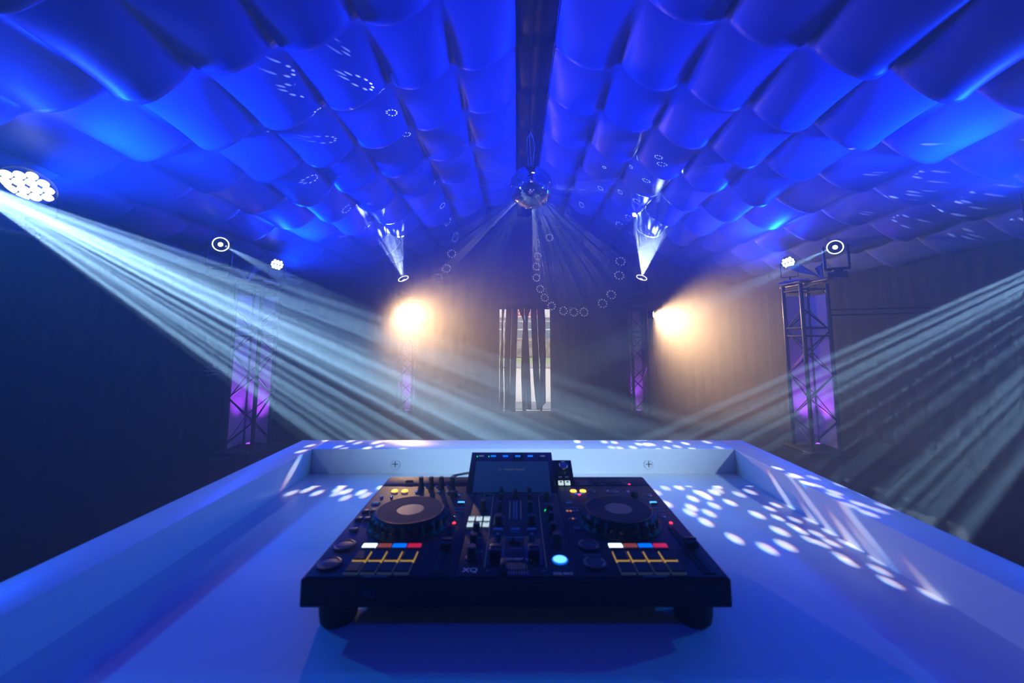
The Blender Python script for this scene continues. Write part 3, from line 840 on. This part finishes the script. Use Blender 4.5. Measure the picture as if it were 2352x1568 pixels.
S = [([(190, 60), (190, 90), (182, 600), (165, 830), (155, 1440)], [(225, 60), (225, 130), (210, 250), (207, 800), (215, 1300), (210, 1450)], 'leftmost narrow black strip of the doorway curtain'),
     ([(248, 60), (248, 110), (235, 400), (222, 900), (228, 1460)], [(325, 60), (325, 130), (315, 400), (300, 800), (297, 1150), (298, 1465)], 'second black doorway strip from the left'),
     ([(328, 60), (328, 130), (318, 450), (305, 800), (299, 1150), (298, 1460)], [(405, 60), (405, 110), (400, 300), (385, 700), (375, 1200), (370, 1465)], 'third black doorway strip, left of the widest gap'),
     ([(405, 60), (408, 110), (440, 185), (475, 262), (470, 400), (455, 600), (447, 900), (450, 1100), (458, 1300), (465, 1450)], [(490, 60), (485, 150), (490, 240), (505, 290), (506, 1080), (511, 1250), (515, 1455)], 'centre black doorway strip slanting in from upper left'),
     ([(490, 60), (490, 150), (500, 230), (506, 290), (506, 1080), (514, 1250), (517, 1400)], [(575, 60), (570, 130), (545, 180), (533, 330), (545, 500), (560, 800), (570, 1000), (578, 1200), (585, 1430)], 'centre black doorway strip slanting in from upper right'),
     ([(577, 60), (575, 120), (580, 300), (590, 520), (600, 800), (615, 1100), (635, 1300), (655, 1440)], [(655, 60), (655, 140), (665, 400), (675, 650), (688, 900), (695, 1060), (700, 1440)], 'wide black doorway strip right of the centre pair'),
     ([(660, 60), (660, 140), (672, 400), (685, 700), (700, 850), (697, 1060), (698, 1380)], [(760, 60), (760, 130), (770, 250), (768, 500), (775, 700), (772, 900), (775, 1380), (735, 1390), (733, 1450)], 'rightmost broad black strip with a frayed foot')]
for i, (a, b, l) in enumerate(S): strip(a, b, l, 8.40 - (.02 if i % 2 else 0))

# ------------------------------------------------------------------ outside
def gmat(name, c1, c2, scale, kind='noise', rough=.8, sx=1):
    m = bpy.data.materials.new(name); m.use_nodes = True; nt = m.node_tree; b = nt.nodes['Principled BSDF']; b.inputs['Roughness'].default_value = rough
    tc = nt.nodes.new('ShaderNodeTexCoord')
    if kind == 'brick':
        t = nt.nodes.new('ShaderNodeTexBrick'); t.inputs['Scale'].default_value = scale
        t.inputs['Color1'].default_value = (*c1, 1); t.inputs['Color2'].default_value = tuple(x * .93 for x in c1) + (1,); t.inputs['Mortar'].default_value = (*c2, 1)
        nt.links.new(tc.outputs['Object'], t.inputs['Vector']); nt.links.new(t.outputs['Color'], b.inputs['Base Color'])
    else:
        t = nt.nodes.new('ShaderNodeTexNoise'); t.inputs['Scale'].default_value = scale; t.inputs['Detail'].default_value = 6
        r = nt.nodes.new('ShaderNodeValToRGB'); r.color_ramp.elements[0].color = (*c1, 1); r.color_ramp.elements[1].color = (*c2, 1)
        r.color_ramp.elements[0].position = .35; r.color_ramp.elements[1].position = .65
        nt.links.new(tc.outputs['Object'], t.inputs['Vector']); nt.links.new(t.outputs[0], r.inputs[0]); nt.links.new(r.outputs[0], b.inputs['Base Color'])
    return m
def gplane(name, y0, y1, m, z=-.02, x=7):
    return MB().grid(lambda a, b: (-x + 2 * x * a, y0 + (y1 - y0) * b, z), 2, 2).build(name, m)
struct(gplane('paving_outside', 8.9, 21, gmat('pale_pavers', (.85, .83, .78), (.55, .53, .50), 3.5, 'brick')), 'pale block paving outside the doorway')
struct(gplane('lawn_outside', 23.4, 33, gmat('lawn', (.28, .42, .16), (.42, .55, .25), 8), z=.0), 'strip of green grass outside')
k = MB(); k.box((0, 22.2, .02), (14, 2.4, .12), .02); struct(k.build('kerb_outside', mat('kerb_stone', (.45, .45, .45), .8)), 'grey kerb between paving and grass')
hb = MB()
rr = random.Random(3)
hb.grid(lambda a, b: (-6 + 12 * a, 33 + .15 * math.sin(a * 40) * math.sin(b * 9), 1.55 * b), 60, 8)
tag(hb.build('bare_hedge', gmat('twiggy_hedge', (.22, .17, .16), (.62, .56, .54), 30), solid=.3), 'grey brown hedge beyond the grass outside', 'hedge')
bo = thing('building', 'pale shop building seen through the doorway', 'building', (0, 36, 0))
MB().box((0, .5, 2.4), (14, 1, 4.8)).build('wall', mat('pale_render', (.62, .66, .70), .8), bo)
MB().box((0, -.15, 3.3), (14, .25, .12)).build('eave', mat('eave_grey', (.35, .38, .42), .7), bo)
MB().box((0, -.12, 3.86), (14, .12, .80)).build('fascia', mat('white_fascia', (.9, .9, .9), .6), bo)
MB().box((.8, -.2, 3.83), (2.9, .06, .42)).build('sign_band', mat('sign_red', (.75, .09, .07), .5), bo)
wtx = mat('sign_white', (.95, .95, .95), .5)
for s, cx, wdt in (('NE', 425, .9), ('RA', 553, .9)):
    p = at(1120 + cx / 5.806, 690 + 189 / 5.806, 36); text('sign_letters', s, .40, wtx, bo, (p.x, -.245, 3.83), (PI / 2, 0, 0), .01)
fr = mat('window_frame_white', (.9, .9, .9), .5); gl = mat('window_glass_grey', (.22, .27, .32), .15)
for x in (-3.0, -1.2, .6, 2.4, 4.2):
    f = MB(); f.box((x, -.03, 2.15), (1.7, .06, 2.1)); f = f.build('window', fr, bo)
    MB().box((x - .42, -.07, 2.75), (.72, .03, .62)).build('pane', gl, f); MB().box((x + .42, -.07, 2.75), (.72, .03, .62)).build('pane', gl, f)
    MB().box((x - .42, -.07, 1.75), (.72, .03, 1.15)).build('pane', gl, f); MB().box((x + .42, -.07, 1.75), (.72, .03, 1.15)).build('pane', gl, f)
dk = thing('door_ramp', 'grey slatted ramp just outside the doorway', 'ramp', (.17, 9.1, 0))
for i in range(6): MB().box((0, -.38 + i * .17, .015), (1.5, .13, .03), .004).build('slat', mat('ramp_grey', (.34, .36, .40), .5), dk)
for x in (-.6, .6): MB().box((x, .05, -.01), (.08, 1.1, .03)).build('runner', M_black, dk)

# cloth tied round the truss heads
def tuft(c, pts, label):
    o = thing('gathered_cloth', label, 'cloth', c, 0, 'gathered cloth round the trusses')
    for a, b, d in pts:
        a, b, d = Vector(a), Vector(b), Vector(d)
        mb = MB(); mb.grid(lambda u, v: (a * (1 - u) + (b * (1 - v) + d * v) * u) + Vector((0, .02 * math.sin(v * 9), .01 * math.sin(u * 7 + v * 5))), 8, 8)
        mb.build('fold', M_cover, o, smooth=True, solid=.003)
    return o
tuft((4.10, 5.25, 2.30), [((0, 0, -.02), (-.10, 0, .13), (.03, .02, .24)), ((0, 0, 0), (-.42, .1, .17), (-.22, .1, .24)), ((0, 0, 0), (.20, .0, .05), (.26, .02, -.02)), ((-.2, 0, .0), (-.55, .1, -.06), (-.45, .1, .0))], 'violet lit cloth gathered round the right middle truss top')
tuft((-3.60, 5.25, 2.28), [((0, 0, 0), (-.05, .0, .18), (.22, .02, .22)), ((0, 0, 0), (-.35, .1, .16), (-.2, .1, .20))], 'violet lit cloth gathered round the left middle truss top')
# tied end of drape left of the left truss
tuft((-4.02, 5.5, 1.10), [((0, 0, .0), (-.26, 0, .02), (-.24, .02, .04)), ((0, 0, -.03), (-.27, 0, -.04), (-.26, .02, -.02)), ((0, 0, -.06), (-.24, 0, -.10), (-.22, .02, -.08)), ((0, 0, -.09), (-.16, 0, -.16), (-.14, .02, -.13))], 'finger like gathered cloth end left of the left middle truss')
MB().tube([(0, 0, -.04), (.10, -.05, -.06), (.185, -.10, -.04)], .006, 6).build('cord', M_black, [o for o in C.objects if o.get('label', '').startswith('finger like')][0])
# side rail from the right truss to the wall
o = thing('side_rail', 'thin double rail running from the right middle truss to the right wall', 'rail', (4.3, 5.45, 1.90))
for dz in (0, -.07): MB().cyl((-.05, 0, dz), (1.02, -.35, dz + .01), .012, n=8).build('tube', M_chrome, o, smooth='auto')
MB().cyl((-.02, 0, -.07), (-.02, 0, .0), .03, n=10).build('clamp', M_black, o)

# ------------------------------------------------------------------ added spots standing in for the mirror ball's rings of dots
def surf(px, py):
    """where the line of sight first meets the liner or the end wall"""
    a, b = ray(px, py); y = .3
    while y < YF - .03:
        x, z = a * y, 1.5 + b * y
        if z > roof(x) - .12: break
        y += .03
    return Vector((a * y, y, 1.5 + b * y))
ring_i = 0
def ring(target, watts, rad=.021):
    global ring_i; ring_i += 1
    t = Vector(target); d = (t - BALL).normalized()
    o = spot('mirror_ball_ring_spot', BALL + d * (BR + .03), t, watts, (.86, .93, 1), math.degrees(rad * 1.5) * 2, .05, .0)
    gobo(o.data, 'ring', ring_i * 1.7, rad)
rc = [(705, 190, 1), (735, 228, 1), (768, 272, 1.1), (765, 325, .7), (800, 130, .7), (822, 185, 1.5), (742, 412, .9), (778, 442, .7), (808, 478, .6), (845, 520, .5),
      (893, 222, 1.2), (925, 272, 1.5), (965, 322, 1.1), (990, 378, 1.4), (1010, 420, 1.2), (1028, 470, 1.1), (1038, 505, 1.2), (1046, 545, 1.1), (1038, 582, .9), (1026, 616, 1), (1006, 638, .8), (985, 652, .6),
      (1385, 385, 1), (1425, 388, 1), (1375, 432, 1.1), (1412, 440, 1), (1507, 362, 1.1), (1478, 415, 1.4), (1530, 375, .8), (1456, 462, 1.3), (1440, 500, 1.1), (1434, 522, .8), (1335, 470, .8), (1300, 485, .7),
      (1276, 510, .8), (1262, 545, .9), (1232, 558, .7), (1235, 588, 1), (1232, 612, 1), (1232, 637, 1.1), (1241, 663, 1), (1251, 683, .9), (1267, 702, 1), (1294, 713, .9), (1318, 716, .8), (1341, 716, .8), (1384, 696, .8), (1404, 676, .9), (1422, 632, 1.1), (1425, 600, .9),
      (2095, 412, 1.1), (2135, 472, 1.4), (2195, 460, 1), (2262, 325, 1.3), (2040, 508, .8)]
for px, py, k in rc: 
    p = surf(px, py); r2 = (p - BALL).length; ring(p, (300 + 190 * r2 ** 2 + (3200 if p.y > YF - .2 else 0)) * k)
def on_z(px, py, z):
    a, b = ray(px, py); y = (z - 1.5) / b; return Vector((a * y, y, z))
for px, py, k in ((768, 1020, 1), (838, 1018, 1.2), (905, 1018, 1.3), (1372, 1021, 1), (1435, 1018, .8), (1530, 1019, 1.4), (1590, 1020, 1)): ring(on_z(px, py, RZ), 1300 * k)
for px, py, k in ((852, 1105, 1), (1555, 1133, 1.2), (1680, 1190, 1.4)): ring(on_z(px, py, TZ), 1300 * k)
for px, py, z, k in ((1800, 1128, 1.06, 1.3), (1870, 1175, 1.05, 1.0), (1965, 1240, 1.03, 1.1), (1905, 1125, RZ, .8)): ring(on_z(px, py, z), 1300 * k, .016)
for p, q in ((pL, surf(893, 535)), (pR, surf(1497, 515))):
    b = spot('white_fan', p, q, 9000, COOL, 22, .2, .01); gobo(b.data, 'voronoi', p.x, 22, 2.0)
